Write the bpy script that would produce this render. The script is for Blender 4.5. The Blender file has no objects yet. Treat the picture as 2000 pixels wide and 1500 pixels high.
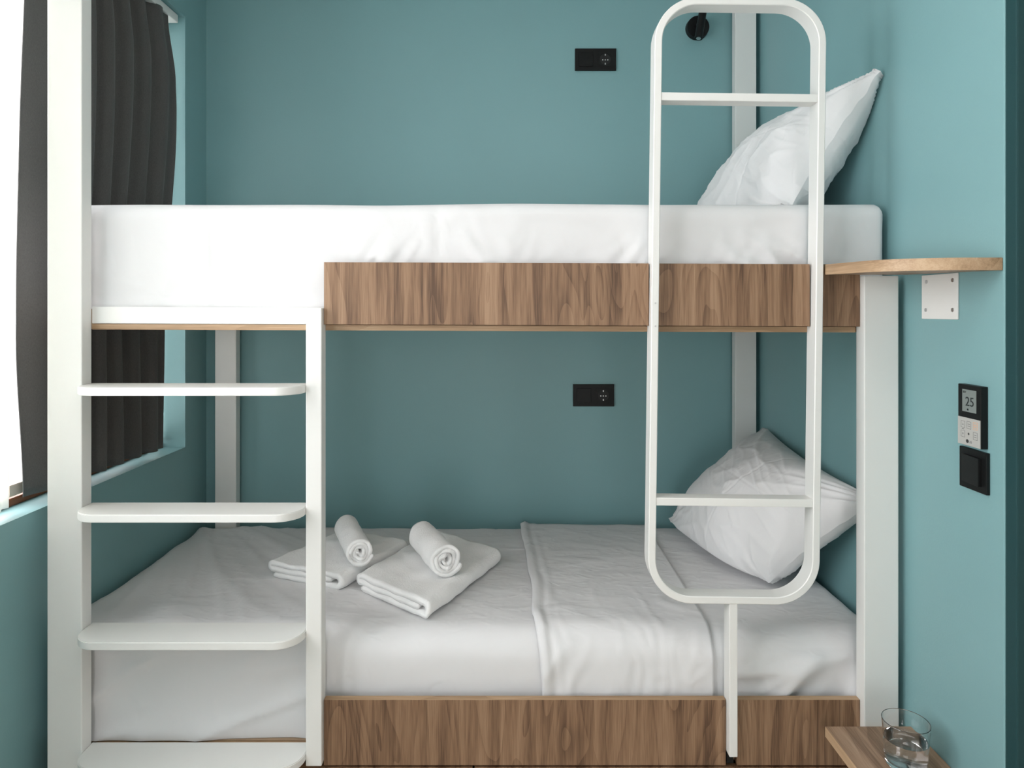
import bpy, bmesh, math, random
from mathutils import Vector, Matrix, noise

random.seed(7)
C = bpy.context.scene.collection
S = bpy.context.scene
H = 1.35                      # camera height above the floor (m)

# ------------------------------------------------------------------ camera, world, light, exposure
cam_d = bpy.data.cameras.new('camera'); cam = bpy.data.objects.new('camera', cam_d); C.objects.link(cam)
cam.location = (0, 0, H); cam.rotation_euler = (math.pi / 2, 0, 0)
cam_d.sensor_width = 36; cam_d.lens = 24.0
cam_d.shift_x = 0.0035; cam_d.shift_y = -0.0725
cam_d.clip_start = 0.02
S.camera = cam

W = bpy.data.worlds.new('overcast_sky'); S.world = W; W.use_nodes = True
bg = W.node_tree.nodes['Background']
bg.inputs[0].default_value = (1.0, 0.97, 0.98, 1); bg.inputs[1].default_value = 9.0

WIN_Y0, WIN_Y1, WIN_Z0, WIN_Z1 = 0.72, 2.416, H - 0.486, H + 1.036
WIN2_Y0, WIN2_Y1 = -0.12, 0.62       # unseen second window, added beside the camera for key light from the left
LX = -1.144                   # left wall plane
for (ya, yb) in ((WIN_Y0, WIN_Y1), (WIN2_Y0, WIN2_Y1)):
    pl_d = bpy.data.lights.new('window_portal', 'AREA'); pl_d.shape = 'RECTANGLE'
    pl_d.size = WIN_Z1 - WIN_Z0; pl_d.size_y = yb - ya
    pl_d.cycles.is_portal = True
    pl = bpy.data.objects.new('window_portal', pl_d); C.objects.link(pl)
    pl.location = (LX - 0.205, (ya + yb) / 2, (WIN_Z0 + WIN_Z1) / 2)
    pl.rotation_euler = (0, -math.pi / 2, 0)

W3_X0, W3_X1, W3_Z0, W3_Z1 = -0.30, 0.30, 0.10, 1.90    # glazed opening added behind the camera as unseen frontal fill
pl_d = bpy.data.lights.new('window_portal', 'AREA'); pl_d.shape = 'RECTANGLE'
pl_d.size = W3_X1 - W3_X0; pl_d.size_y = W3_Z1 - W3_Z0; pl_d.cycles.is_portal = True
pl = bpy.data.objects.new('window_portal', pl_d); C.objects.link(pl)
pl.location = ((W3_X0 + W3_X1) / 2, -2.31, (W3_Z0 + W3_Z1) / 2); pl.rotation_euler = (math.pi / 2, 0, 0)
cl_d = bpy.data.lights.new('ceiling_fill_light', 'AREA'); cl_d.shape = 'DISK'; cl_d.size = 0.9; cl_d.energy = 7.5
cl_d.color = (1.0, 0.97, 0.93)
cl = bpy.data.objects.new('ceiling_fill_light', cl_d); C.objects.link(cl); cl.location = (0.25, 0.35, 2.515)   # unseen fill light added to brighten upward faces
S.view_settings.view_transform = 'Standard'; S.view_settings.look = 'None'
S.view_settings.gamma = 1.0; S.view_settings.use_curve_mapping = False
S.view_settings.exposure = 0.0
S.cycles.use_denoising = True
S.cycles.max_bounces = 12; S.cycles.diffuse_bounces = 7; S.cycles.glossy_bounces = 4
S.cycles.transmission_bounces = 10; S.cycles.transparent_max_bounces = 12
S.cycles.sample_clamp_indirect = 8.0

# ------------------------------------------------------------------ materials
def new_mat(name):
    m = bpy.data.materials.new(name); m.use_nodes = True
    nt = m.node_tree; b = nt.nodes['Principled BSDF']
    return m, nt, b

def N(nt, t, **kw):
    n = nt.nodes.new(t)
    for k, v in kw.items(): setattr(n, k, v)
    return n

def simple(name, col, rough=0.5, metal=0.0, bump=0.0, bscale=200.0, var=0.0, vscale=6.0, spec=0.5, sheen=0.0):
    m, nt, b = new_mat(name)
    b.inputs['Base Color'].default_value = (*col, 1); b.inputs['Roughness'].default_value = rough
    b.inputs['Metallic'].default_value = metal; b.inputs['Specular IOR Level'].default_value = spec
    if sheen: b.inputs['Sheen Weight'].default_value = sheen
    tc = N(nt, 'ShaderNodeTexCoord')
    if bump:
        nz = N(nt, 'ShaderNodeTexNoise'); nz.inputs['Scale'].default_value = bscale; nz.inputs['Detail'].default_value = 3
        nt.links.new(tc.outputs['Object'], nz.inputs['Vector'])
        bp = N(nt, 'ShaderNodeBump'); bp.inputs['Strength'].default_value = bump; bp.inputs['Distance'].default_value = 0.002
        nt.links.new(nz.outputs['Fac'], bp.inputs['Height']); nt.links.new(bp.outputs['Normal'], b.inputs['Normal'])
    if var:
        nz = N(nt, 'ShaderNodeTexNoise'); nz.inputs['Scale'].default_value = vscale; nz.inputs['Detail'].default_value = 4
        nt.links.new(tc.outputs['Object'], nz.inputs['Vector'])
        mx = N(nt, 'ShaderNodeMix', data_type='RGBA')
        mx.inputs[6].default_value = (*[c * (1 - var) for c in col], 1); mx.inputs[7].default_value = (*[min(1, c * (1 + var)) for c in col], 1)
        nt.links.new(nz.outputs['Fac'], mx.inputs[0]); nt.links.new(mx.outputs[2], b.inputs['Base Color'])
    return m

def wood(name, dark, mid, light, axis, seed=0.0, rough=0.5, cathedral=1.0):
    """grain runs along `axis` (0/1/2) of the object coordinates"""
    m, nt, b = new_mat(name)
    L = nt.links
    tc = N(nt, 'ShaderNodeTexCoord')
    def mapped(across, along, off=0.0):
        mp = N(nt, 'ShaderNodeMapping'); s = [across] * 3; s[axis] = along
        mp.inputs['Scale'].default_value = s; mp.inputs['Location'].default_value = (seed + off, seed * 1.7 - off, seed * 0.6)
        L.new(tc.outputs['Object'], mp.inputs['Vector']); return mp
    # ring contours: slow noise field, turned into bands
    a = mapped(7.0, 1.5)
    n1 = N(nt, 'ShaderNodeTexNoise'); n1.inputs['Scale'].default_value = 1.0; n1.inputs['Detail'].default_value = 1.5; n1.inputs['Distortion'].default_value = 0.4
    L.new(a.outputs[0], n1.inputs['Vector'])
    mul = N(nt, 'ShaderNodeMath', operation='MULTIPLY'); mul.inputs[1].default_value = 16.0 * cathedral; L.new(n1.outputs['Fac'], mul.inputs[0])
    fr = N(nt, 'ShaderNodeMath', operation='FRACT'); L.new(mul.outputs[0], fr.inputs[0])
    pw = N(nt, 'ShaderNodeMath', operation='POWER'); pw.inputs[1].default_value = 2.2; L.new(fr.outputs[0], pw.inputs[0])
    # long soft streaks
    a2 = mapped(30.0, 1.1, 3.1)
    n2 = N(nt, 'ShaderNodeTexNoise'); n2.inputs['Scale'].default_value = 1.0; n2.inputs['Detail'].default_value = 5; n2.inputs['Roughness'].default_value = 0.6
    L.new(a2.outputs[0], n2.inputs['Vector'])
    # fine pores
    a3 = mapped(420.0, 14.0, 5.7)
    n3 = N(nt, 'ShaderNodeTexNoise'); n3.inputs['Scale'].default_value = 1.0; n3.inputs['Detail'].default_value = 2
    L.new(a3.outputs[0], n3.inputs['Vector'])
    ramp = N(nt, 'ShaderNodeValToRGB')
    e = ramp.color_ramp.elements
    e[0].position = 0.30; e[0].color = (*dark, 1); e[1].position = 0.70; e[1].color = (*light, 1)
    k = ramp.color_ramp.elements.new(0.5); k.color = (*mid, 1)
    s1 = N(nt, 'ShaderNodeMath', operation='MULTIPLY_ADD'); s1.inputs[1].default_value = -0.11; L.new(pw.outputs[0], s1.inputs[0]); L.new(n2.outputs['Fac'], s1.inputs[2])
    s2 = N(nt, 'ShaderNodeMath', operation='MULTIPLY_ADD'); s2.inputs[1].default_value = 0.36; L.new(n3.outputs['Fac'], s2.inputs[0]); L.new(s1.outputs[0], s2.inputs[2])
    s3 = N(nt, 'ShaderNodeMath', operation='SUBTRACT'); s3.inputs[1].default_value = 0.155; L.new(s2.outputs[0], s3.inputs[0])
    L.new(s3.outputs[0], ramp.inputs[0]); L.new(ramp.outputs[0], b.inputs['Base Color'])
    b.inputs['Roughness'].default_value = rough
    bp = N(nt, 'ShaderNodeBump'); bp.inputs['Strength'].default_value = 0.12; bp.inputs['Distance'].default_value = 0.001
    L.new(n3.outputs['Fac'], bp.inputs['Height']); L.new(bp.outputs['Normal'], b.inputs['Normal'])
    return m

def cloth(name, col, weave=900.0, rough=0.85, transl=0.0, bump=0.15, sheen=0.1, var=0.0, crumple=0.0):
    m, nt, b = new_mat(name); L = nt.links
    b.inputs['Base Color'].default_value = (*col, 1); b.inputs['Roughness'].default_value = rough
    b.inputs['Sheen Weight'].default_value = sheen; b.inputs['Specular IOR Level'].default_value = 0.2
    tc = N(nt, 'ShaderNodeTexCoord')
    nz = N(nt, 'ShaderNodeTexNoise'); nz.inputs['Scale'].default_value = weave; nz.inputs['Detail'].default_value = 2
    L.new(tc.outputs['Object'], nz.inputs['Vector'])
    bp = N(nt, 'ShaderNodeBump'); bp.inputs['Strength'].default_value = bump; bp.inputs['Distance'].default_value = 0.001
    L.new(nz.outputs['Fac'], bp.inputs['Height']); L.new(bp.outputs['Normal'], b.inputs['Normal'])
    if crumple:
        prev = None
        for sc_, st, seed in ((9.0, 1.0, 0.0), (23.0, 0.45, 3.0)):
            mp = N(nt, 'ShaderNodeMapping'); mp.inputs['Location'].default_value = (seed, seed, seed); mp.inputs['Rotation'].default_value = (0.3, 0.5, 0.6 + seed)
            mp.inputs['Scale'].default_value = (1, 1.6, 0.8)
            L.new(tc.outputs['Object'], mp.inputs['Vector'])
            rn = N(nt, 'ShaderNodeTexNoise'); rn.noise_type = 'RIDGED_MULTIFRACTAL'
            rn.inputs['Scale'].default_value = sc_; rn.inputs['Detail'].default_value = 1.5; rn.inputs['Distortion'].default_value = 0.8
            L.new(mp.outputs[0], rn.inputs['Vector'])
            b2 = N(nt, 'ShaderNodeBump'); b2.inputs['Strength'].default_value = crumple * st; b2.inputs['Distance'].default_value = 0.004
            L.new(rn.outputs['Fac'], b2.inputs['Height'])
            if prev is not None: L.new(prev.outputs['Normal'], b2.inputs['Normal'])
            prev = b2
        L.new(prev.outputs['Normal'], bp.inputs['Normal'])
    if var:
        mp = N(nt, 'ShaderNodeMapping'); mp.inputs['Scale'].default_value = (500, 500, 220)
        L.new(tc.outputs['Object'], mp.inputs['Vector'])
        n2 = N(nt, 'ShaderNodeTexNoise'); n2.inputs['Scale'].default_value = 1.0; n2.inputs['Detail'].default_value = 3
        L.new(mp.outputs[0], n2.inputs['Vector'])
        mx = N(nt, 'ShaderNodeMix', data_type='RGBA')
        mx.inputs[6].default_value = (*[c * (1 - var) for c in col], 1); mx.inputs[7].default_value = (*[c * (1 + var) for c in col], 1)
        L.new(n2.outputs['Fac'], mx.inputs[0]); L.new(mx.outputs[2], b.inputs['Base Color'])
    if transl:
        out = nt.nodes['Material Output']
        tr = N(nt, 'ShaderNodeBsdfTranslucent'); tr.inputs['Color'].default_value = (*col, 1)
        mix = N(nt, 'ShaderNodeMixShader'); mix.inputs[0].default_value = transl
        L.new(b.outputs[0], mix.inputs[1]); L.new(tr.outputs[0], mix.inputs[2]); L.new(mix.outputs[0], out.inputs[0])
    return m

M = {}
M['teal'] = simple('teal_wall_paint', (0.215, 0.390, 0.408), rough=0.42, bump=0.10, bscale=260, var=0.04, vscale=3.0, spec=0.4)
M['room'] = simple('pale_wall_paint', (0.82, 0.81, 0.79), rough=0.8, bump=0.05)
M['ceiling'] = simple('ceiling_paint', (0.78, 0.78, 0.76), rough=0.9, bump=0.05)
M['floor'] = wood('oak_floor', (.42, .34, .26), (.52, .43, .34), (.60, .51, .42), 1, 2.0)
M['white'] = simple('white_lacquer', (0.765, 0.765, 0.745), rough=0.38, bump=0.06, bscale=120, var=0.015, vscale=20)
WD, WM, WL = (.092, .047, .024), (.225, .128, .071), (.340, .212, .128)
M['wood'] = wood('walnut_panel', WD, WM, WL, 2, 0.0)
M['wood_b'] = wood('walnut_panel_second', WD, WM, WL, 2, 4.3)
M['wood_y'] = wood('walnut_shelf_top', (.19, .115, .07), (.33, .21, .135), (.44, .30, .205), 1, 1.3)
M['edge'] = wood('oak_edge_band', (.30, .19, .105), (.45, .30, .18), (.55, .39, .25), 1, 7.7, cathedral=0.3)
M['edge_x'] = wood('oak_edge_band_long', (.27, .165, .085), (.40, .26, .15), (.50, .35, .22), 0, 9.1, cathedral=0.3)
M['sheet'] = cloth('white_cotton_sheet', (0.70, 0.70, 0.71), weave=700, bump=0.06, sheen=0.05, crumple=0.85)
M['pillow'] = cloth('white_pillowcase', (0.79, 0.79, 0.80), weave=700, bump=0.06, sheen=0.05, crumple=0.75)
M['terry'] = cloth('white_terry', (0.86, 0.86, 0.86), weave=230, bump=1.0, sheen=0.3, crumple=0.5)
M['curtain'] = cloth('charcoal_curtain', (0.098, 0.096, 0.094), weave=600, bump=0.3, sheen=0.15, transl=0.015, var=0.28)
M['sheer'] = cloth('white_sheer', (0.88, 0.88, 0.85), weave=500, bump=0.2, transl=0.45)
M['blind'] = cloth('white_blind', (0.86, 0.86, 0.85), weave=900, bump=0.05, transl=0.52)
M['black'] = simple('black_plastic', (0.007, 0.0078, 0.008), rough=0.42, bump=0.03, bscale=500, spec=0.22)
M['black_matt'] = simple('black_matt_metal', (0.006, 0.0065, 0.007), rough=0.45, spec=0.25)
M['darkhole'] = simple('socket_recess', (0.004, 0.004, 0.004), rough=0.6)
M['metal'] = simple('brushed_steel', (0.65, 0.65, 0.66), rough=0.3, metal=1.0)
M['lcd'] = simple('lcd_glass', (0.205, 0.235, 0.225), rough=0.25)
M['lcd_ink'] = simple('lcd_ink', (0.012, 0.018, 0.02), rough=0.5)
M['grey_plate'] = simple('light_grey_plastic', (0.44, 0.44, 0.42), rough=0.45)
M['print'] = simple('grey_print', (0.16, 0.16, 0.16), rough=0.6)
M['print_dark'] = simple('dark_print', (0.035, 0.035, 0.035), rough=0.6)
M['orange'] = simple('orange_print', (0.75, 0.40, 0.20), rough=0.6)
M['brown'] = simple('brown_timber_frame', (0.22, 0.075, 0.03), rough=0.45)
M['tan'] = simple('tan_blind_hem', (0.50, 0.44, 0.38), rough=0.8)
M['bottom'] = simple('plain_board', (0.36, 0.25, 0.16), rough=0.7)

m, nt, b = new_mat('clear_glass')
b.inputs['Base Color'].default_value = (1, 1, 1, 1); b.inputs['Roughness'].default_value = 0.0
b.inputs['Transmission Weight'].default_value = 1.0; b.inputs['IOR'].default_value = 1.48
M['glass'] = m
m, nt, b = new_mat('water')
b.inputs['Base Color'].default_value = (1, 1, 1, 1); b.inputs['Roughness'].default_value = 0.0
b.inputs['Transmission Weight'].default_value = 1.0; b.inputs['IOR'].default_value = 1.333
M['water'] = m
m, nt, b = new_mat('window_pane_glass')            # thin pane: passes light straight, reflects a little
nt.nodes.remove(b)
tr = N(nt, 'ShaderNodeBsdfTransparent'); tr.inputs[0].default_value = (0.96, 0.97, 0.97, 1)
gl = N(nt, 'ShaderNodeBsdfGlossy'); gl.inputs['Roughness'].default_value = 0.0
lw = N(nt, 'ShaderNodeLayerWeight'); lw.inputs[0].default_value = 0.5
p4 = N(nt, 'ShaderNodeMath', operation='POWER'); p4.inputs[1].default_value = 5.0
fz = N(nt, 'ShaderNodeMath', operation='MULTIPLY_ADD'); fz.inputs[1].default_value = 0.6; fz.inputs[2].default_value = 0.025
nt.links.new(lw.outputs['Facing'], p4.inputs[0]); nt.links.new(p4.outputs[0], fz.inputs[0])
mx = N(nt, 'ShaderNodeMixShader')
nt.links.new(fz.outputs[0], mx.inputs[0]); nt.links.new(tr.outputs[0], mx.inputs[1]); nt.links.new(gl.outputs[0], mx.inputs[2])
nt.links.new(mx.outputs[0], nt.nodes['Material Output'].inputs[0])
M['pane'] = m

# ------------------------------------------------------------------ helpers
def obj(name, bm, mat, parent=None, smooth=False, mats=None):
    me = bpy.data.meshes.new(name)
    bmesh.ops.recalc_face_normals(bm, faces=bm.faces[:])
    bm.to_mesh(me); bm.free()
    for p in me.polygons: p.use_smooth = smooth
    o = bpy.data.objects.new(name, me); C.objects.link(o)
    for x in (mats or [mat]): me.materials.append(x)
    if parent is not None:
        o.parent = parent
        o.matrix_parent_inverse = world_of(parent).inverted()
    return o

def world_of(o):
    mt = Matrix.LocRotScale(o.location, o.rotation_euler, o.scale)
    if o.parent is not None:
        mt = world_of(o.parent) @ o.matrix_parent_inverse @ mt
    return mt

def thing(name, label, cat, loc=(0, 0, 0), group=None):
    o = bpy.data.objects.new(name, None); C.objects.link(o); o.location = loc
    o.empty_display_size = 0.05
    return tag(o, label, cat, group)

def tag(o, label, cat, group=None):
    o['label'] = label; o['category'] = cat
    if group: o['group'] = group
    return o

def struct(o):
    o['kind'] = 'structure'; return o

def add_box(bm, x0, x1, y0, y1, z0, z1, bev=0.0, seg=2):
    r = bmesh.ops.create_cube(bm, size=1.0)
    vs = r['verts']
    for v in vs:
        v.co = Vector(((x0 + x1) / 2 + v.co.x * (x1 - x0), (y0 + y1) / 2 + v.co.y * (y1 - y0), (z0 + z1) / 2 + v.co.z * (z1 - z0)))
    if bev:
        es = list({e for v in vs for e in v.link_edges})
        bmesh.ops.bevel(bm, geom=es, offset=bev, segments=seg, affect='EDGES', profile=0.6)
    return bm

def box(x0, x1, y0, y1, z0, z1, bev=0.0, seg=2):
    return add_box(bmesh.new(), x0, x1, y0, y1, z0, z1, bev, seg)

def add_cyl(bm, p0, p1, r, n=24, r2=None, caps=True):
    p0, p1 = Vector(p0), Vector(p1); d = (p1 - p0)
    q = d.to_track_quat('Z', 'Y').to_matrix().to_4x4(); q.translation = (p0 + p1) / 2
    bmesh.ops.create_cone(bm, cap_ends=caps, segments=n, radius1=r, radius2=r if r2 is None else r2, depth=d.length, matrix=q)
    return bm

def cyl(p0, p1, r, n=24, r2=None):
    return add_cyl(bmesh.new(), p0, p1, r, n, r2)

def prism_z(pts, z0, z1, bev=0.0, sag=0.0):
    """polygon in XY extruded in Z; returns bmesh; side faces get material 1"""
    bm = bmesh.new()
    vs = [bm.verts.new((x, y, z0)) for x, y in pts]
    f = bm.faces.new(vs)
    r = bmesh.ops.extrude_face_region(bm, geom=[f])
    for v in r['geom']:
        if isinstance(v, bmesh.types.BMVert): v.co.z = z1
    bm.normal_update()
    if bev:
        es = [e for e in bm.edges if abs(e.verts[0].co.z - e.verts[1].co.z) < 1e-6]
        bmesh.ops.bevel(bm, geom=es, offset=bev, segments=2, affect='EDGES')
    bm.normal_update()
    for f in bm.faces:
        f.material_index = 1 if abs(f.normal.z) < 0.5 else 0
    if sag:                      # board dips slightly towards its free front edge
        for v in bm.verts: v.co.z += sag * (v.co.y - 1.45)
    return bm

def shade_auto(o, ang=35):
    me = o.data
    for p in me.polygons: p.use_smooth = True
    bm = bmesh.new(); bm.from_mesh(me)
    for e in bm.edges:
        if len(e.link_faces) == 2 and e.calc_face_angle(0) > math.radians(ang): e.smooth = False
    bm.to_mesh(me); bm.free()
    return o

def text_obj(name, body, size, origin, right, up, mat, parent, depth=0.0002):
    cu = bpy.data.curves.new(name, 'FONT'); cu.body = body; cu.size = size; cu.extrude = depth
    cu.align_x = 'CENTER'; cu.align_y = 'CENTER'
    t = bpy.data.objects.new(name + '_tmp', cu); C.objects.link(t)
    bpy.context.view_layer.update()
    me = bpy.data.meshes.new_from_object(t.evaluated_get(bpy.context.evaluated_depsgraph_get()))
    bpy.data.objects.remove(t); bpy.data.curves.remove(cu)
    r, u = Vector(right), Vector(up); n = r.cross(u)
    mt = Matrix((( r.x, u.x, n.x, origin[0]), (r.y, u.y, n.y, origin[1]), (r.z, u.z, n.z, origin[2]), (0, 0, 0, 1)))
    me.transform(mt); me.materials.clear(); me.materials.append(mat); me.name = name
    o = bpy.data.objects.new(name, me); C.objects.link(o)
    o.parent = parent; o.matrix_parent_inverse = world_of(parent).inverted()
    return o

def nz(x, y, z): return noise.noise(Vector((x, y, z)))
def ridge(x, y, z):
    v = 1 - abs(noise.noise(Vector((x, y, z)))) * 2.2
    return max(0.0, v) ** 2
def smooth01(a, b, x):
    t = max(0.0, min(1.0, (x - a) / (b - a))); return t * t * (3 - 2 * t)

# ------------------------------------------------------------------ room shell
BY = 2.585                    # back wall plane
RX = 0.935                    # wall at the head of the bed
REND = 1.286                  # where that wall ends
CZ = 2.60
struct(obj('floor', box(-1.35, 2.0, -2.3, BY + .1, -0.08, 0.0), M['floor']))
struct(obj('ceiling', box(-1.35, 2.0, -2.3, BY + .1, CZ, CZ + 0.08), M['ceiling']))
struct(obj('wall_back', box(-1.35, 2.0, BY, BY + 0.12, 0, CZ), M['teal']))
struct(obj('wall_right', box(RX, 2.0, REND, BY, 0, CZ, 0.003), M['teal']))
M['teal_dark'] = simple('dark_teal', (0.016, 0.056, 0.060), rough=0.6, bump=0.08, bscale=260, var=0.04, vscale=3.0, spec=0.2)
struct(obj('end_strip_1', box(RX + .0005, RX + .10, REND - .030, REND - .0005, 0, CZ - .001, 0.003), M['teal_dark']))  # dark strip added over the wall end, its darkness put into the colour
struct(obj('wall_entrance', box(1.9, 2.0, -2.2, REND, 0, CZ), M['room']))
bm = bmesh.new()
add_box(bm, -1.35, W3_X0, -2.3, -2.2, 0, CZ); add_box(bm, W3_X1, 2.0, -2.3, -2.2, 0, CZ)
add_box(bm, W3_X0, W3_X1, -2.3, -2.2, 0, W3_Z0); add_box(bm, W3_X0, W3_X1, -2.3, -2.2, W3_Z1, CZ)
struct(obj('wall_front', bm, M['room']))
# left wall with the window opening, one mesh; reveal 0.08 deep up to the frame
bm = bmesh.new()
XO = LX - 0.20
def quadgrid(bm, pts):
    vs = [bm.verts.new(p) for p in pts]; bm.faces.new(vs)
for (a, b_) in ((-2.2, WIN2_Y0), (WIN2_Y1, WIN_Y0), (WIN_Y1, BY)): add_box(bm, XO, LX, a, b_, 0, CZ)
for (a, b_) in ((WIN2_Y0, WIN2_Y1), (WIN_Y0, WIN_Y1)):
    add_box(bm, XO, LX, a, b_, 0, WIN_Z0); add_box(bm, XO, LX, a, b_, WIN_Z1, CZ)
struct(obj('wall_left', bm, M['teal']))

fill_disc = obj('ceiling_fill_disc', cyl((0.25, 0.35, CZ - .0005), (0.25, 0.35, CZ - .075), .47, 48), M['ceiling'])  # unseen disc added above the fill light
fill_disc['label'] = 'flat round white disc added on the ceiling for the unseen fill light'; fill_disc['category'] = 'lamp'
# window
FX = LX - 0.085
def window(name, ya, yb, mull):
    win = bpy.data.objects.new(name, None); C.objects.link(win); win.location = (FX, (ya + yb) / 2, WIN_Z0); struct(win)
    bm = bmesh.new(); fw = 0.012
    add_box(bm, FX - .05, FX, ya, ya + .05, WIN_Z0, WIN_Z1)
    add_box(bm, FX - .05, FX, yb - fw, yb, WIN_Z0, WIN_Z1)
    add_box(bm, FX - .05, FX, ya, yb, WIN_Z1 - .04, WIN_Z1)
    if mull: add_box(bm, FX - .05, FX, mull, mull + .05, WIN_Z0, WIN_Z1)
    obj('window_frame', bm, M['white'], win)
    obj('bottom_rail', box(FX - .05, FX + .004, ya, yb, WIN_Z0, WIN_Z0 + .022, .006), M['brown'], win)
    obj('pane', box(FX - .030, FX - .026, ya + .02, yb - .005, WIN_Z0 + .01, WIN_Z1 - .02), M['pane'], win)
    return win
win = window('window_1', WIN_Y0, WIN_Y1, 1.10)
blind = tag(obj('roller_blind', box(FX + .0040, FX + .0055, 1.67, WIN_Y1 - .012, WIN_Z0 + .055, WIN_Z1 - .002), M['blind']),
            'white translucent roller blind lowered behind the charcoal curtain', 'blind')
obj('hem_bar', box(FX + .0030, FX + .0085, 1.67, WIN_Y1 - .012, WIN_Z0 + .026, WIN_Z0 + .0545, .002), M['tan'], blind)
window('window_2', WIN2_Y0, WIN2_Y1, None)
win = bpy.data.objects.new('fill_window', None); C.objects.link(win); win.location = (0, -2.28, W3_Z0); struct(win)  # unseen glazed opening, added to let fill light in from the front
bm = bmesh.new()
for a in (W3_X0, W3_X1 - .04): add_box(bm, a, a + .04, -2.29, -2.25, W3_Z0, W3_Z1)
for a in (W3_Z0, W3_Z1 - .04): add_box(bm, W3_X0, W3_X1, -2.29, -2.25, a, a + .04)
obj('window_frame', bm, M['white'], win)
obj('pane', box(W3_X0 + .03, W3_X1 - .03, -2.272, -2.268, W3_Z0 + .03, W3_Z1 - .03), M['pane'], win)

# curtain rail and curtains hang inside the reveal
rail = obj('curtain_rail', box(LX - .055, LX - .015, WIN_Y0 + .02, WIN_Y1 - .02, WIN_Z1 - .030, WIN_Z1 - .002, .003), M['white'])
tag(rail, 'white curtain track fixed under the top of the window recess', 'curtain rail')

def curtain(name, y_of, x_of, z0, z1, nu, nv, mat, thick=0.002):
    bm = bmesh.new(); g = []
    for j in range(nv + 1):
        v = j / nv; z = z0 + (z1 - z0) * v; row = []
        for i in range(nu + 1):
            u = i / nu
            row.append(bm.verts.new((x_of(u, v), y_of(u, v), z)))
        g.append(row)
    for j in range(nv):
        for i in range(nu):
            bm.faces.new((g[j][i], g[j][i + 1], g[j + 1][i + 1], g[j + 1][i]))
    o = obj(name, bm, mat, smooth=True)
    md = o.modifiers.new('thickness', 'SOLIDIFY'); md.thickness = thick; md.offset = 0
    return o

def cy_dark(u, v):
    left = 1.668 + 0.034 * smooth01(.35, 1.0, v) + 0.022 * (1 - smooth01(0, .28, v))
    right = 2.292 + 0.088 * smooth01(.25, .82, v) - 0.05 * smooth01(.86, 1, v)
    return left + (right - left) * u + 0.006 * nz(u * 9, v * 2, 1.3)
def cx_dark(u, v):
    amp = 0.019 * smooth01(0.16, .34, u) * (1 - .55 * smooth01(.75, 1, u))
    ph = 2 * math.pi * (u * 7.0 + 0.25 * nz(u * 3, v * 1.2, 5.0))
    w = math.sin(ph); w = math.copysign(abs(w) ** 0.7, w)
    return LX - .036 + amp * w + 0.004 * nz(u * 5, v * 3, 2.2) - 0.022 * (1 - smooth01(0, .14, u)) + 0.020 * smooth01(.72, .97, u)
cur = curtain('blackout_curtain', cy_dark, cx_dark, H - 0.464, WIN_Z1 - .028, 200, 60, M['curtain'])
tag(cur, 'charcoal pleated curtain drawn across the far half of the window', 'curtain')

def cy_sheer(u, v): return 1.33 + (1.612 - 1.33) * u - 0.05 * smooth01(.3, 1, v) * u + 0.004 * nz(u * 6, v * 2, 8)
def cx_sheer(u, v): return LX - .036 + 0.014 * math.sin(2 * math.pi * (u * 6 + .2 * nz(u * 5, v, 4))) * (1 - .5 * u)
cur = curtain('sheer_curtain', cy_sheer, cx_sheer, H - 0.468, WIN_Z1 - .028, 140, 40, M['sheer'])
tag(cur, 'white sheer curtain gathered at the left edge beside the bright window', 'curtain')

# ------------------------------------------------------------------ bunk bed
PF, PB = 1.604, 1.642         # post front / back faces
bed = thing('bunk_bed', 'white wooden bunk bed with walnut side panels, plank steps and a rounded grab ladder', 'bunk bed', (-.08, 2.08, 0))
def part(name, bm, mat, parent=None, **k): return obj(name, bm, mat, bed if parent is None else parent, **k)

part('front_post', box(-1.084, -1.0024, PF, PB, 0, CZ - .002, .0025), M['white'])
part('front_post', box(0.836, 0.917, PF, PB, 0, H + .080, .0025), M['white'])
part('back_post', box(-1.084, -1.006, 2.5215, 2.5595, 0, H - .06, .0025), M['white'])
part('back_post', box(0.838, 0.916, 2.5215, 2.5595, 0, CZ - .002, .0025), M['white'])
part('step_post', box(-0.4765, -0.4391, PF, PB, H - 1.073, H + .004, .0025), M['white'])

def slope(x): return -0.0040 * (x + 1.0)
def tilt(bm):
    for v in bm.verts: v.co.z += slope(v.co.x)
    return bm
part('front_rail', tilt(box(-1.0020, -0.4397, 1.6425, 1.660, H - .033, H + .0075, .0015)), M['white'])
part('rail_batten', tilt(box(-1.0020, 0.8355, 1.6425, 1.662, H - .0475, H - .0338, .001)), M['edge_x'])
for (a, b_) in ((-0.4385, 0.3335), (0.3560, 0.7160), (0.7380, 0.8355)):
    part('upper_side_panel', tilt(box(a, b_, 1.622, 1.640, H - .0325, H + .1155, .0008)), M['wood'])
for (a, b_) in ((-0.4385, 0.5165), (0.5430, 0.8355)):
    part('lower_side_panel', box(a, b_, 1.622, 1.640, H - 1.0825, H - .927, .0008), M['wood_b'])
for o in [o for o in bed.children if o.name.startswith('lower_side_panel')]:   # light edge band on the top edge
    me = o.data; me.materials.append(M['edge_x'])
    for p in me.polygons:
        if p.normal.z > 0.9: p.material_index = 1
# platforms, rails at the back and ends (mostly hidden, they carry the mattresses)
part('upper_platform', tilt(box(-1.100, 0.900, 1.663, 2.518, H - .047, H + .002)), M['bottom'])
part('lower_platform', box(-1.100, 0.900, 1.663, 2.518, H - 1.082, H - 1.048), M['bottom'])
part('lower_front_rail', box(-1.0020, 0.8355, 1.6425, 1.662, H - 1.082, H - 1.050, .001), M['edge_x'])
part('back_rail', box(-1.006, 0.838, 2.5225, 2.5585, H - .064, H - .002, .002), M['white'])
part('back_rail', box(-1.006, 0.838, 2.5225, 2.5585, H - 1.12, H - 1.04, .002), M['white'])
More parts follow.
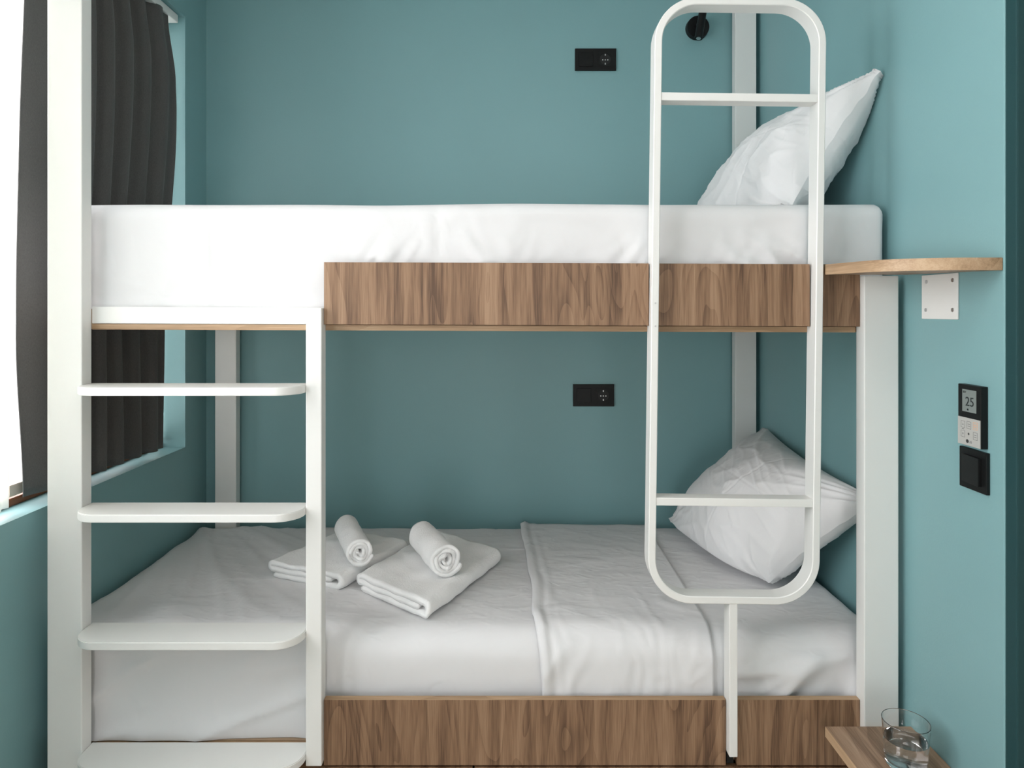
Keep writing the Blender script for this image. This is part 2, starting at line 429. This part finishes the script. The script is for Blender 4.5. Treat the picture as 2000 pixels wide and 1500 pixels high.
# under-bed drawers
for (a, b_) in ((-1.000, -0.0855), (-0.0805, 0.8340)):
    d = part('drawer', box(a, b_, 1.622, 1.640, 0.02, H - 1.0885, .0008), M['wood_b'])
    bm = bmesh.new()
    add_box(bm, a + .02, a + .032, 1.6405, 2.45, .04, H - 1.12); add_box(bm, b_ - .032, b_ - .02, 1.6405, 2.45, .04, H - 1.12)
    add_box(bm, a + .02, b_ - .02, 2.438, 2.45, .04, H - 1.12); add_box(bm, a + .02, b_ - .02, 1.6405, 2.45, .03, .04)
    obj('drawer_box', bm, M['bottom'], d)

# plank steps with rounded front corners
def step_poly(x0, x1, yf, yb, r):
    pts = [(x0, yb)]
    for k in range(13):
        a = math.pi + k / 12 * math.pi / 2
        pts.append((x0 + r + r * math.cos(a), yf + r + r * math.sin(a)))
    for k in range(13):
        a = 1.5 * math.pi + k / 12 * math.pi / 2
        pts.append((x1 - r + r * math.cos(a), yf + r + r * math.sin(a)))
    pts.append((x1, yb)); return pts
for hh in (0.1765, 0.464, 0.753, 1.041):
    o = part('step', prism_z(step_poly(-1.0022, -0.4767, 1.545, 1.6445, 0.060), H - hh - .0185, H - hh, .0018), M['white'])
    shade_auto(o)

# grab ladder: flat bar bent into a rounded frame
LC = Vector((0.5362, 0, H + 0.0210))
def ladder_mesh():
    bm = bmesh.new(); hw, hh, r, t = 0.2010, 0.7110, 0.104, 0.0175
    path = []
    for cx, cz, a0 in ((hw - r, hh - r, 0), (-hw + r, hh - r, 90), (-hw + r, -hh + r, 180), (hw - r, -hh + r, 270)):
        for k in range(17):
            a = math.radians(a0 + 90 * k / 16); path.append((cx, cz, math.cos(a), math.sin(a)))
    d = .0018
    prof = [(0, PF - .006 + d), (d, PF - .006), (t - d, PF - .006), (t, PF - .006 + d), (t, 1.6455 - d), (t - d, 1.6455), (d, 1.6455), (0, 1.6455 - d)]
    rings = []
    for cx, cz, ca, sa in path:
        rings.append([bm.verts.new((cx + (r - o_) * ca, y, cz + (r - o_) * sa)) for o_, y in prof])
    n = len(rings)
    for i in range(n):
        A, B = rings[i], rings[(i + 1) % n]
        for j in range(8): bm.faces.new((A[j], B[j], B[(j + 1) % 8], A[(j + 1) % 8]))
    return bm
rot = Matrix.Translation(LC) @ Matrix.Rotation(0.0125, 4, 'Y')
def placed(bm): bm.transform(rot); return bm
frame = part('grab_ladder', placed(ladder_mesh()), M['white']); shade_auto(frame, 40)
hw = 0.2010 - 0.0170
for zc in (0.4775, -0.4730):
    obj('rung', placed(box(-hw, hw, PF - .004, 1.640, zc - .0095, zc + .0095, .002)), M['white'], frame)
obj('stem', box(0.5180, 0.5375, PF - .004, 1.6420, H - 1.049, H - .6860, .002), M['white'], frame)
obj('stem_gap_block', box(0.5195, 0.5360, 1.626, 1.6420, H - 1.0800, H - 1.0495), M['black_matt'], frame)  # black block fills the dark gap under the stem
for zz in (H + .0155, H - .0385):
    x_ = 0.5362 - 0.2010 + 0.0090
    obj('screw', cyl((x_, PF - .0070, zz), (x_, PF - .0055, zz), .0021, 12), M['metal'], frame)

# ------------------------------------------------------------------ mattresses in fitted sheets
class Mattress:
    def __init__(s, x0, x1, y0, y1, z0, z1, r, rx, wr):
        s.b = (x0, x1, y0, y1, z0, z1); s.r = r; s.rx = rx; s.wr = wr
    def build(s, name, step=0.0105):
        x0, x1, y0, y1, z0, z1 = s.b; r = s.r
        nx, ny, nz_ = round((x1 - x0) / step), round((y1 - y0) / step), round((z1 - z0) / step)
        bm = bmesh.new(); cache = {}
        def vert(i, j, k):
            key = (i, j, k)
            if key in cache: return cache[key]
            p = Vector((x0 + (x1 - x0) * i / nx, y0 + (y1 - y0) * j / ny, z0 + (z1 - z0) * k / nz_))
            rb = 0.02
            rx = s.rx
            q = Vector((min(max(p.x, x0 + rx), x1 - rx), min(max(p.y, y0 + r), y1 - r), min(max(p.z, z0 + rb), z1 - r)))
            e = Vector(((p.x - q.x) / rx, (p.y - q.y) / r, (p.z - q.z) / r if p.z > z0 + rb else 0.0))
            if e.length > 1e-9:
                e.normalize(); pos = q + Vector((e.x * rx, e.y * r, e.z * r)); n = Vector((e.x / rx, e.y / r, e.z / r)).normalized()
            else: pos = q.copy(); n = Vector((0, 0, -1))
            if p.z <= z0 + rb: pos.z = p.z
            pos = pos + n * s.wr(pos, n)
            v = bm.verts.new(pos); cache[key] = v; return v
        def face(a, b_, c, d): bm.faces.new((vert(*a), vert(*b_), vert(*c), vert(*d)))
        for i in range(nx):
            for j in range(ny):
                face((i, j, nz_), (i + 1, j, nz_), (i + 1, j + 1, nz_), (i, j + 1, nz_))
            for k in range(nz_):
                face((i, 0, k), (i + 1, 0, k), (i + 1, 0, k + 1), (i, 0, k + 1))
                face((i, ny, k), (i + 1, ny, k), (i + 1, ny, k + 1), (i, ny, k + 1))
        for j in range(ny):
            for k in range(nz_):
                face((0, j, k), (0, j + 1, k), (0, j + 1, k + 1), (0, j, k + 1))
                face((nx, j, k), (nx, j + 1, k), (nx, j + 1, k + 1), (nx, j, k + 1))
        # flat underside
        bm.faces.new([vert(0, 0, 0), vert(nx, 0, 0), vert(nx, ny, 0), vert(0, ny, 0)])
        return obj(name, bm, M['sheet'], smooth=True)

def wr_upper(p, n):
    low = 1 - smooth01(H + .015, H + .15, p.z)
    f = 0.004 * nz(p.x * 3, p.y * 3, p.z * 5)
    # small tucks where the sheet is pushed in behind the side panel
    a = smooth01(-.45, -.30, p.x) * (1 - smooth01(.75, .9, p.x))
    lowp = 1 - smooth01(H + .115, H + .205, p.z)
    f += 0.026 * lowp * a * ridge(p.x * 11 + p.z * 13, p.z * 9, 2.0) * max(0, 0.25 + 1.3 * nz(p.x * 4, 0, 7)) + .013 * lowp * a * ridge(p.x * 24 - p.z * 15, p.z * 6, 6.0) * max(0, .2 + nz(p.x * 5, 2, 7))
    f += 0.006 * low * ridge(p.x * 6 + p.z * 9, p.z * 7, 4.0)
    # pressed creases of the laundered sheet
    for cx in (-.715, -.168):
        f -= 0.0030 * max(0.0, -n.y) ** 3 * math.exp(-((p.x - cx + 0.01 * (p.z - H)) / 0.005) ** 2)
    # long soft hollow near the pillow end
    f -= 0.006 * smooth01(.35, .9, p.x) * (0.5 + 0.5 * nz(p.x * 6 - p.z * 9, p.z * 4, 9))
    # soft roll on the top edge
    if n.z > .2: f += 0.008 * nz(p.x * 2.3, 0.4, 3.3) + 0.006 * math.exp(-((p.x + .86) / .18) ** 2)
    return f

def wr_lower(p, n):
    f = 0.004 * nz(p.x * 3, p.y * 3, p.z * 5)
    if n.z > .3:
        # stretched folds fanning to the back left corner
        dx, dy = p.x + 1.25, p.y - 2.75
        ang = math.atan2(dy, dx); rad = math.hypot(dx, dy)
        w = 1 - smooth01(-.62, -.28, p.x)
        f += w * 0.0085 * ridge(ang * 5.2, rad * .8, 1.1) + w * 0.004 * ridge(ang * 12, rad * 1.2, 6.1)
        w2 = smooth01(-.3, .0, p.x)
        f += 0.0016 * ridge(p.x * 5 + p.y * 3, p.y * 7, 3.0)
        f += w2 * .002 * nz(p.x * 9, p.y * 5, 2.0)
    else:
        low = 1 - smooth01(H - 1.02, H - .82, p.z)
        f += 0.004 * nz(p.x * 5 + p.z * 6, p.z * 5, 3.3) * (0.4 + low)
        # crumpled corner by the pillow end and under the steps
        w = smooth01(.50, .62, p.x)
        f += w * 0.016 * ridge(p.x * 5.5 - p.z * 6.5, p.z * 4 + p.x * 4, 5.1) + w * .008 * ridge(p.x * 15 - p.z * 14, p.z * 5, 2.2)
        w = 1 - smooth01(-.50, -.40, p.x)
        f += w * 0.010 * ridge(p.x * 4 - p.z * 7, p.z * 6, 8.2)
    f -= 0.0012 * math.exp(-((p.x - .105 + .012 * p.y + .12) / 0.004) ** 2)
    if n.x < -.3: f += 0.013 * smooth01(H - 1.0, H - .93, p.z) * (1 - smooth01(H - .90, H - .82, p.z)) * (1 - smooth01(1.70, 1.80, p.y))
    return f

mu = Mattress(-1.095, 0.927, 1.662, 2.515, H + .0025, H + .262, 0.040, 0.022, wr_upper)
o = mu.build('mattress'); tag(o, 'thick mattress in a white fitted sheet on the upper bunk', 'mattress')
ml = Mattress(-1.127, 0.920, 1.6655, 2.518, H - 1.047, H - .790, 0.065, 0.026, wr_lower)
o = ml.build('mattress'); tag(o, 'mattress in a white fitted sheet on the lower bunk, under the towels', 'mattress')

# folded top sheet laid across the lower mattress
def fold_band():
    x0m, x1m, y0, y1, z0, z1 = ml.b; r = ml.r
    path = []           # (y, z, ny, nz)
    def seg(pa, pb, n, k):
        for i in range(k): 
            t = i / k; path.append((pa[0] + (pb[0] - pa[0]) * t, pa[1] + (pb[1] - pa[1]) * t, *n))
    seg((y1 - .03, z1), (y0 + r, z1), (0, 1), 80)
    for k in range(12):
        a = math.pi / 2 + k / 12 * math.pi / 2
        path.append((y0 + r + r * math.cos(a), z1 - r + r * math.sin(a), math.cos(a), math.sin(a)))
    seg((y0, z1 - r), (y0, z0 + .045), (-1, 0), 16); path.append((y0, z0 + .045, -1, 0))
    bm = bmesh.new(); rows = []; nu = 64; nv = len(path)
    for j, (y, z, ny, nz_) in enumerate(path):
        v = j / nv; row = []
        le = 0.045 + 0.035 * v + 0.010 * nz(v * 5, 1.0, 2.0)
        re = 0.500 + 0.004 * nz(v * 3, 4, 4)
        for i in range(nu + 1):
            u = i / nu; x = le + (re - le) * u
            p = Vector((x, y, z)); n = Vector((0, ny, nz_))
            lift = ml.wr(p, n) + 0.0035
            d = x - le
            lift += 0.010 * math.exp(-((d - .014) / .011) ** 2) * (0.75 + .5 * nz(v * 7, 3, 1))          # rolled hem
            lift += 0.0045 * (.6 + nz(v * 6, 9, 2)) * math.exp(-((d - .045 - .02 * nz(v * 3, 2, 2)) / .010) ** 2)
            lift += 0.0055 * ridge(x * 10 + v * 5, v * 7, 3.3) * math.exp(-d / .16)
            lift += 0.003 * ridge(x * 17 + 2 * nz(v * 3, x * 4, 1), v * 9 + x * 5, 7.1) * smooth01(.40, .70, v) * (.35 + .65 * smooth01(-.2, .4, nz(x * 6, v * 4, 5)))
            lift += 0.004 * ridge(x * 8 - v * 6, v * 3, 1.9) * smooth01(.72, .95, v)
            row.append(bm.verts.new(p + n * lift))
        rows.append(row)
    for j in range(nv - 1):
        for i in range(nu):
            bm.faces.new((rows[j][i], rows[j][i + 1], rows[j + 1][i + 1], rows[j + 1][i]))
    o = obj('folded_sheet', bm, M['sheet'], smooth=True)
    md = o.modifiers.new('thickness', 'SOLIDIFY'); md.thickness = 0.0035; md.offset = 1
    return o
tag(fold_band(), 'white top sheet folded into a band across the lower mattress between towels and pillow', 'sheet')

# ------------------------------------------------------------------ pillows
def pillow(label, A, B, Cc, D, Tf, Tb, zmin, seed, creases=()):
    """A near bottom, B near top, Cc far top, D far bottom corners"""
    A, B, Cc, D = map(Vector, (A, B, Cc, D))
    nrm = ((B - A) + (Cc - D)).cross((D - A) + (Cc - B)).normalized()
    if nrm.x > 0: nrm = -nrm
    nu, nv = 150, 110
    bm = bmesh.new(); sheets = {}
    for side in (1, -1):
        g = []
        for j in range(nv + 1):
            v = -1 + 2 * j / nv; row = []
            for i in range(nu + 1):
                u = -1 + 2 * i / nu
                edge = i in (0, nu) or j in (0, nv)
                if side == -1 and edge: row.append(sheets[1][j][i]); continue
                uu = u * (1 - .075 * (1 - v * v)); vv = v * (1 - .085 * (1 - u * u))
                s_, t_ = (uu + 1) / 2, (vv + 1) / 2
                base = (A * (1 - s_) + D * s_) * (1 - t_) + (B * (1 - s_) + Cc * s_) * t_
                bul = (1 - u ** 2) * ((1 - v ** 2) if v > 0 else (1 - v ** 4))
                th = max(0.0, 1 - u ** 2) ** 0.46 * ((1 - v ** 2) ** 0.50 if v > 0 else (1 - v ** 4) ** 0.42)
                th *= (0.92 + 0.12 * nz(u * 1.3, v * 1.3, seed)) * (1 - 0.92 * (abs(u) * abs(v)) ** 5)
                # gathers running in from corners and edges
                ce = (abs(u) * abs(v)) ** 1.4
                ang = math.atan2(abs(v) - 1.05, abs(u) - 1.05)
                wr_ = 0.011 * ridge(ang * 3.5, seed, u + v) * ce * 1.6
                wr_ += 0.0055 * ridge(u * 2.1 + v * 1.4, v * 2.6 - u, seed + 2) * min(1, bul * 3)
                wr_ += 0.0030 * ridge(u * 4 - v * 5, v * 3, seed + 5) * min(1, bul * 3)
                for (ax, pos) in creases:
                    c = u if ax == 0 else v
                    wr_ -= 0.0022 * math.exp(-((c - pos) / .010) ** 2)
                p = base + nrm * side * ((Tf if side == 1 else Tb) * th + (wr_ if not edge else 0))
                if side == 1: p.z -= 0.9 * Tf * th * max(0.0, -v) ** 2
                if edge:
                    p += nrm * 0.006 * nz(u * 5, v * 5, seed) 
                p.x = min(p.x, RX - .004 - 0.001 * abs(u))
                if p.z < zmin: p.z = zmin + 0.02 * (p.z - zmin)
                row.append(bm.verts.new(p))
            g.append(row)
        sheets[side] = g
        for j in range(nv):
            for i in range(nu):
                bm.faces.new((g[j][i], g[j][i + 1], g[j + 1][i + 1], g[j + 1][i]))
    g = sheets[1]                                          # sewn edge of the pillowcase stays crisp
    loop = [g[0][i] for i in range(nu)] + [g[j][nu] for j in range(nv)] + [g[nv][i] for i in range(nu, 0, -1)] + [g[j][0] for j in range(nv, 0, -1)]
    for va, vb in zip(loop, loop[1:] + loop[:1]):
        e = bm.edges.get((va, vb))
        if e: e.smooth = False
    o = obj('pillow', bm, M['pillow'], smooth=True)
    return tag(o, label, 'pillow')

pillow('white pillow leaning on the wall on the upper bunk, one corner pointing up',
       (0.735, 1.770, H + .268), (0.921, 1.685, H + .592), (0.915, 2.36, H + .575), (0.625, 2.42, H + .268), 0.116, 0.135, H + .270, 3.1, ((0, -.30), (1, .15)))
pillow('white pillow leaning on the wall at the right end of the lower bunk',
       (0.735, 1.925, H - .772), (0.922, 1.690, H - .475), (0.922, 2.440, H - .422), (0.572, 2.420, H - .752), 0.145, 0.110, H - .783, 8.4, ((0, -.15), (1, .10)))

# ------------------------------------------------------------------ towels
def strip_extrude(path, t, L, nl, frame, seed, amp, tele=0.0):
    """thick ribbon with centre line `path` (a,b) and thickness t, extruded along the third axis"""
    n = len(path); left, right = [], []
    for i, p in enumerate(path):
        q0 = path[max(0, i - 1)]; q1 = path[min(n - 1, i + 1)]
        dx, dy = q1[0] - q0[0], q1[1] - q0[1]; l = math.hypot(dx, dy) or 1
        nx, ny = -dy / l, dx / l
        tt = t * (0.55 if i in (0, n - 1) else 1.0)
        left.append((p[0] + nx * tt / 2, p[1] + ny * tt / 2)); right.append((p[0] - nx * tt / 2, p[1] - ny * tt / 2))
    ring = left + right[::-1]; m_ = len(ring)
    bm = bmesh.new(); rows = []
    for j in range(nl + 1):
        w = j / nl; row = []
        for i, (a, b_) in enumerate(ring):
            idx = i if i < n else m_ - 1 - i
            c = w * L
            end = (2 * w - 1)
            c += end * tele * nz(idx * .11, seed, 2.0) * (abs(end) ** 6)
            k = nz(a * 22 + seed, b_ * 30, c * 20)
            k2 = nz(a * 22, b_ * 30 + seed, c * 20 + 9)
            pt = Vector((a + amp * k, c, max(0.0, b_ + amp * k2)))
            row.append(bm.verts.new(frame @ pt))
        rows.append(row)
    for j in range(nl):
        for i in range(m_):
            i2 = (i + 1) % m_
            bm.faces.new((rows[j][i], rows[j][i2], rows[j + 1][i2], rows[j + 1][i]))
    for row in (rows[0], rows[-1]):
        for i in range(n - 1):
            bm.faces.new((row[i], row[i + 1], row[m_ - 2 - i], row[m_ - 1 - i]))
    return bm

def arc(cx, cy, r, a0, a1, k):
    return [(cx + r * math.cos(math.radians(a0 + (a1 - a0) * i / k)), cy + r * math.sin(math.radians(a0 + (a1 - a0) * i / k))) for i in range(k + 1)]
def line(a, b_, k): return [(a[0] + (b_[0] - a[0]) * i / k, a[1] + (b_[1] - a[1]) * i / k) for i in range(k)]

def flat_towel(Lp, Fp, Rp, label, seed, t=0.0158):
    Lp, Fp, Rp = Vector((*Lp, 0)), Vector((*Fp, 0)), Vector((*Rp, 0))
    Wd = (Fp - Lp).length; Ln = (Rp - Fp).length
    ex = (Fp - Lp).normalized(); ey = (Rp - Fp).normalized()
    z = H - .790 + .0055
    fr = Matrix(((ex.x, ey.x, 0, Lp.x), (ex.y, ey.y, 0, Lp.y), (0, 0, 1, z), (0, 0, 0, 1)))
    h = [t * (k + .5) * 0.99 for k in range(3)]
    R_ = (h[2] - h[0]) / 2; r_ = t / 2
    path = line((0.012, h[0]), (Wd - R_, h[0]), 26)
    path += arc(Wd - R_, (h[0] + h[2]) / 2, R_, -90, 90, 14)
    path += line((Wd - R_ - .004, h[2]), (r_, h[2]), 28)
    path += arc(r_, (h[2] + h[1]) / 2, (h[2] - h[1]) / 2, 90, 270, 10)
    path += line((r_ + .004, h[1]), (Wd - R_ - .008, h[1]), 26)
    bm = strip_extrude(path, t * .94, Ln, 40, fr, seed, 0.0048)
    return tag(obj('folded_towel', bm, M['terry'], smooth=True), label, 'towel', None)

def rolled_towel(p0, p1, R, label, seed, zc):
    p0, p1 = Vector((*p0, zc)), Vector((*p1, zc)); d = (p1 - p0); L = d.length
    ey = d.normalized(); ez = Vector((0, 0, 1)); ex = ey.cross(ez)
    fr = Matrix(((ex.x, ey.x, 0, p0.x), (ex.y, ey.y, 0, p0.y), (0, 0, 1, zc - R), (0, 0, 0, 1)))
    turns = 3.6; n = 150; path = []
    for i in range(n + 1):
        f = i / n; a = 2 * math.pi * turns * f + 2.2
        r = 0.004 + (R - 0.0095) * (f ** 0.86) + .0010 * nz(f * 14, seed, 1)
        path.append((r * math.cos(a), R + r * math.sin(a)))
    bm = strip_extrude(path, 0.0098, L, 30, fr, seed, 0.0028, tele=0.016)
    return tag(obj('rolled_towel', bm, M['terry'], smooth=True), label, 'towel', None)

flat_towel((-.421, 1.912), (-.2046, 1.726), (-.028, 2.106), 'white folded towel lying in front, nearest the band of folded sheet', 2.0)
flat_towel((-.702, 2.010), (-.4686, 1.902), (-.326, 2.19), 'white folded towel lying behind the narrow step post', 5.0)
rolled_towel((-.170, 1.872), (-.262, 2.085), .0490, 'white rolled towel on the front folded towel', 1.0, H - .790 + .0535 + .0490)
rolled_towel((-.424, 1.952), (-.517, 2.185), .0430, 'white rolled towel on the rear folded towel, beside the step post', 7.0, H - .790 + .0535 + .0430)

# ------------------------------------------------------------------ shelves
def shelf_poly(xl, yb, xr, yf, r):
    pts = [(xr, yb), (xl, yb)]
    for k in range(17):
        a = math.pi + k / 16 * math.pi / 2
        pts.append((xl + r + r * math.cos(a), yf + r + r * math.sin(a)))
    pts.append((xr, yf)); return pts
sh = thing('wall_shelf', 'small walnut wall shelf with a rounded corner beside the upper bunk', 'shelf', (RX, 1.45, H + .08))
o = obj('shelf_board', prism_z(shelf_poly(.7425, 1.6000, RX - .001, REND + .004, .13), H + .0785, H + .1025, .0006, sag=.024), M['wood_y'], sh, mats=[M['wood_y'], M['edge']])
shade_auto(o)
br = obj('bracket', box(RX - .004, RX - .0005, 1.4155, 1.5385, H - .0205, H + .0770, .0015), M['white'], sh)
for (yy, zz) in ((1.4300, H + .062), (1.5200, H + .062), (1.4300, H - .0005), (1.5220, H - .0005)):
    s_ = obj('screw', cyl((RX - .0055, yy, zz), (RX - .0035, yy, zz), .0042, 14), M['metal'], br)
ls = thing('bedside_shelf', 'walnut bedside shelf at the lower right holding the glass of water', 'shelf', (RX, 1.42, H - .99))
o = obj('shelf_board', prism_z(shelf_poly(.7345, 1.5830, RX - .001, 1.262, .11), H - .9900, H - .9660, .0006), M['wood_y'], ls, mats=[M['wood_y'], M['edge']])
shade_auto(o)
obj('bracket', box(RX - .004, RX - .0005, 1.4155, 1.5385, H - 1.0890, H - .9905, .0015), M['white'], ls)

# glass of water
GX, GY, GZ = 0.8430, 1.4480, H - .9658
def lathe(prof, n=56):
    bm = bmesh.new(); rings = []
    for r, z in prof:
        if r < 1e-6: rings.append([bm.verts.new((GX, GY, GZ + z))])
        else: rings.append([bm.verts.new((GX + r * math.cos(2 * math.pi * k / n), GY + r * math.sin(2 * math.pi * k / n), GZ + z)) for k in range(n)])
    for A, B in zip(rings[:-1], rings[1:]):
        for k in range(n):
            k2 = (k + 1) % n
            if len(A) == 1: bm.faces.new((A[0], B[k], B[k2]))
            elif len(B) == 1: bm.faces.new((A[k], A[k2], B[0]))
            else: bm.faces.new((A[k], A[k2], B[k2], B[k]))
    return bm
glass = obj('drinking_glass', lathe([(0, .0005), (.034, .0005), (.0385, .002), (.0402, .006), (.0430, .050), (.0462, .0935), (.0456, .0945), (.0448, .0937),
                                   (.0416, .050), (.0390, .014), (.036, .0105), (0, .0095)]), M['glass']); shade_auto(glass, 30)
tag(glass, 'clear tumbler half full of water standing on the bedside shelf', 'glass')
obj('water', lathe([(0, .0093), (.0362, .0103), (.0392, .014), (.0417, .0500), (.0421, .0565), (.0402, .0555), (0, .0553)]), M['water'], glass)
shade_auto(glass.children[0], 30)

# ------------------------------------------------------------------ wall fittings
def socket_pair(x0, z0, label):
    y = BY; w, h_ = .1555, .0835
    t = thing('wall_socket', label, 'socket', (x0 + w / 2, y, z0 + h_ / 2))
    bm = box(x0, x0 + w, y - .009, y - .0003, z0, z0 + h_, .0015)
    obj('cover_frame', bm, M['black'], t)
    cx = x0 + .041; cz = z0 + h_ / 2
    # rocker, tilted slightly as pressed at the top
    bm = box(cx - .0265, cx + .0265, y - .0135, y - .0085, cz - .0265, cz + .0265, .001)
    for v in bm.verts:
        v.co.y += -0.0012 * (v.co.z - cz) / .0265 * -1
    obj('rocker', bm, M['black'], t)
    cx = x0 + w - .0415
    # insert plate with a round recess
    bm = bmesh.new(); n = 40; R = .0205; hw_ = .0265
    outer, inner, deep = [], [], []
    for k in range(n):
        a = 2 * math.pi * k / n; c, s_ = math.cos(a), math.sin(a); f = hw_ / max(abs(c), abs(s_))
        outer.append(bm.verts.new((cx + f * c, y - .0105, cz + f * s_))); inner.append(bm.verts.new((cx + R * c, y - .0105, cz + R * s_)))
        deep.append(bm.verts.new((cx + R * c, y - .0092, cz + R * s_)))
    back = [bm.verts.new((v.co.x, y - .0088, v.co.z)) for v in outer]
    for k in range(n):
        k2 = (k + 1) % n
        bm.faces.new((outer[k], outer[k2], inner[k2], inner[k])); bm.faces.new((inner[k], inner[k2], deep[k2], deep[k])); bm.faces.new((outer[k], outer[k2], back[k2], back[k]))
    obj('socket_insert', bm, M['black'], t)
    obj('recess', cyl((cx, y - .0088, cz), (cx, y - .0093, cz), .0206, 40), M['darkhole'], t)
    for dx in (-.0095, 0.0, .0095):
        obj('contact', cyl((cx + dx, y - .0090, cz - .002), (cx + dx, y - .0105, cz - .002), .0022, 12), M['metal'], t)
    for s_ in (-1, 1):
        obj('earth_clip', box(cx - .0018, cx + .0018, y - .0110, y - .0085, cz + s_ * .0168 - .003, cz + s_ * .0168 + .003), M['metal'], t)
    return t
socket_pair(.2513, H + .9030, 'black double switch and socket plate above the upper bunk')
socket_pair(.2440, H - .3650, 'black double switch and socket plate above the lower bunk')

lamp = thing('reading_lamp', 'small black wall reading lamp at the top, seen inside the grab ladder', 'lamp', (.713, BY, H + 1.062))
o = obj('wall_rose', cyl((.713, BY - .0003, H + 1.063), (.713, BY - .022, H + 1.063), .0435, 40, .0415), M['black_matt'], lamp); shade_auto(o)
o = obj('joint', cyl((.713, BY - .022, H + 1.068), (.709, BY - .062, H + 1.068), .0085, 20), M['black_matt'], lamp); shade_auto(o)
pa, pb = Vector((.6935, 2.488, H + .9930)), Vector((.7290, 2.520, H + 1.170))
ax = (pb - pa).normalized()
o = obj('lamp_head', cyl(pa, pb, .0142, 28), M['black_matt'], lamp); shade_auto(o)
o = obj('lens_ring', cyl(pa - ax * .004, pa, .0150, 28), M['black_matt'], lamp); shade_auto(o)
obj('lens', cyl(pa - ax * .0052, pa - ax * .0038, .0085, 20), M['metal'], lamp)

# air-conditioning controller on the right wall (faces -X; reading direction is -Y)
R_, U_ = (0, -1, 0), (0, 0, 1)
ac = thing('climate_controller', 'black and grey climate controller with a display on the right wall above the switch', 'controller', (RX, 1.363, H - .212))
y0, y1, z0, z1, xf = 1.3300, 1.3970, H - .2725, H - .1505, .9200
obj('housing', box(xf, RX - .0003, y0, y1, z0, z1, .0015), M['black'], ac)
zs = z0 + .0560
obj('key_plate', box(xf - .0008, xf + .0005, y0 + .0006, y1 - .0006, z0 + .0008, zs, .0003), M['grey_plate'], ac)
lc = obj('display', box(xf - .0006, xf + .0004, y0 + .012, y1 - .014, zs + .012, z1 - .0095), M['lcd'], ac)
yc = (y0 + y1) / 2
text_obj('display_digits', '25', .026, (xf - .0009, yc - .003, (zs + z1) / 2 - .001), R_, U_, M['lcd_ink'], lc)
text_obj('display_mark', 'SET', .006, (xf - .0009, yc + .012, z1 - .015), R_, U_, M['lcd_ink'], lc)
obj('display_mark', box(xf - .0009, xf - .0005, yc + .001, yc + .005, zs + .015, zs + .0185), M['lcd_ink'], lc)
def key(yc_, zc_, w, h_, mat, mark):
    bm = bmesh.new(); t = .0007; x = xf - .0010
    add_box(bm, x, x + .0004, yc_ - w / 2, yc_ + w / 2, zc_ + h_ / 2 - t, zc_ + h_ / 2); add_box(bm, x, x + .0004, yc_ - w / 2, yc_ + w / 2, zc_ - h_ / 2, zc_ - h_ / 2 + t)
    add_box(bm, x, x + .0004, yc_ - w / 2, yc_ - w / 2 + t, zc_ - h_ / 2 + t, zc_ + h_ / 2 - t); add_box(bm, x, x + .0004, yc_ + w / 2 - t, yc_ + w / 2, zc_ - h_ / 2 + t, zc_ + h_ / 2 - t)
    if mark == 'bars':
        for q in (-1, 1): add_box(bm, x, x + .0004, yc_ - w * .25, yc_ + w * .25, zc_ + q * h_ * .14 - .0006, zc_ + q * h_ * .14 + .0006)
    elif mark in 'ud':
        s_ = 1 if mark == 'u' else -1
        vs = [bm.verts.new((x, yc_ + a, zc_ + s_ * b_)) for a, b_ in ((-.0022, -.0016), (.0022, -.0016), (0, .0022))]; bm.faces.new(vs)
    obj('key', bm, mat, ac)
key(y1 - .0165, zs - .0145, .012, .0135, M['print'], 'u'); key(y1 - .0165, zs - .0335, .012, .0135, M['print'], 'd')
obj('key_mark', box(xf - .0010, xf - .0006, y1 - .0195, y1 - .0135, zs - .0247, zs - .0232), M['print'], ac)
key(y1 - .0345, zs - .0140, .012, .0150, M['print'], 'bars')
key(y0 + .0140, zs - .0130, .012, .0150, M['orange'], 'bars'); key(y0 + .0140, zs - .0330, .012, .0150, M['print'], 'bars')
obj('key_mark', cyl((xf - .0010, yc, zs - .0315), (xf - .0006, yc, zs - .0315), .0024, 16), M['print_dark'], ac)
obj('logo_disc', cyl((xf - .0010, yc + .004, zs - .0465), (xf - .0006, yc + .004, zs - .0465), .0037, 24), M['print_dark'], ac)
text_obj('logo_letters', 'LG', .0078, (xf - .0010, yc - .0050, zs - .0468), R_, U_, M['print'], ac)

sw = thing('light_switch', 'large black rocker light switch on the right wall under the controller', 'switch', (RX, 1.3635, H - .320))
y0, y1, z0, z1 = 1.3245, 1.4035, H - .3605, H - .2790
obj('cover_frame', box(.9270, RX - .0003, y0, y1, z0, z1, .0012), M['black'], sw)
bm = box(.9215, .9275, y0 + .0125, y1 - .0125, z0 + .013, z1 - .013, .0008)
for v in bm.verts:
    if v.co.x < .925: v.co.x += 0.0022 * ((v.co.y - (y0 + y1) / 2) / .028)
obj('rocker', bm, M['black'], sw)
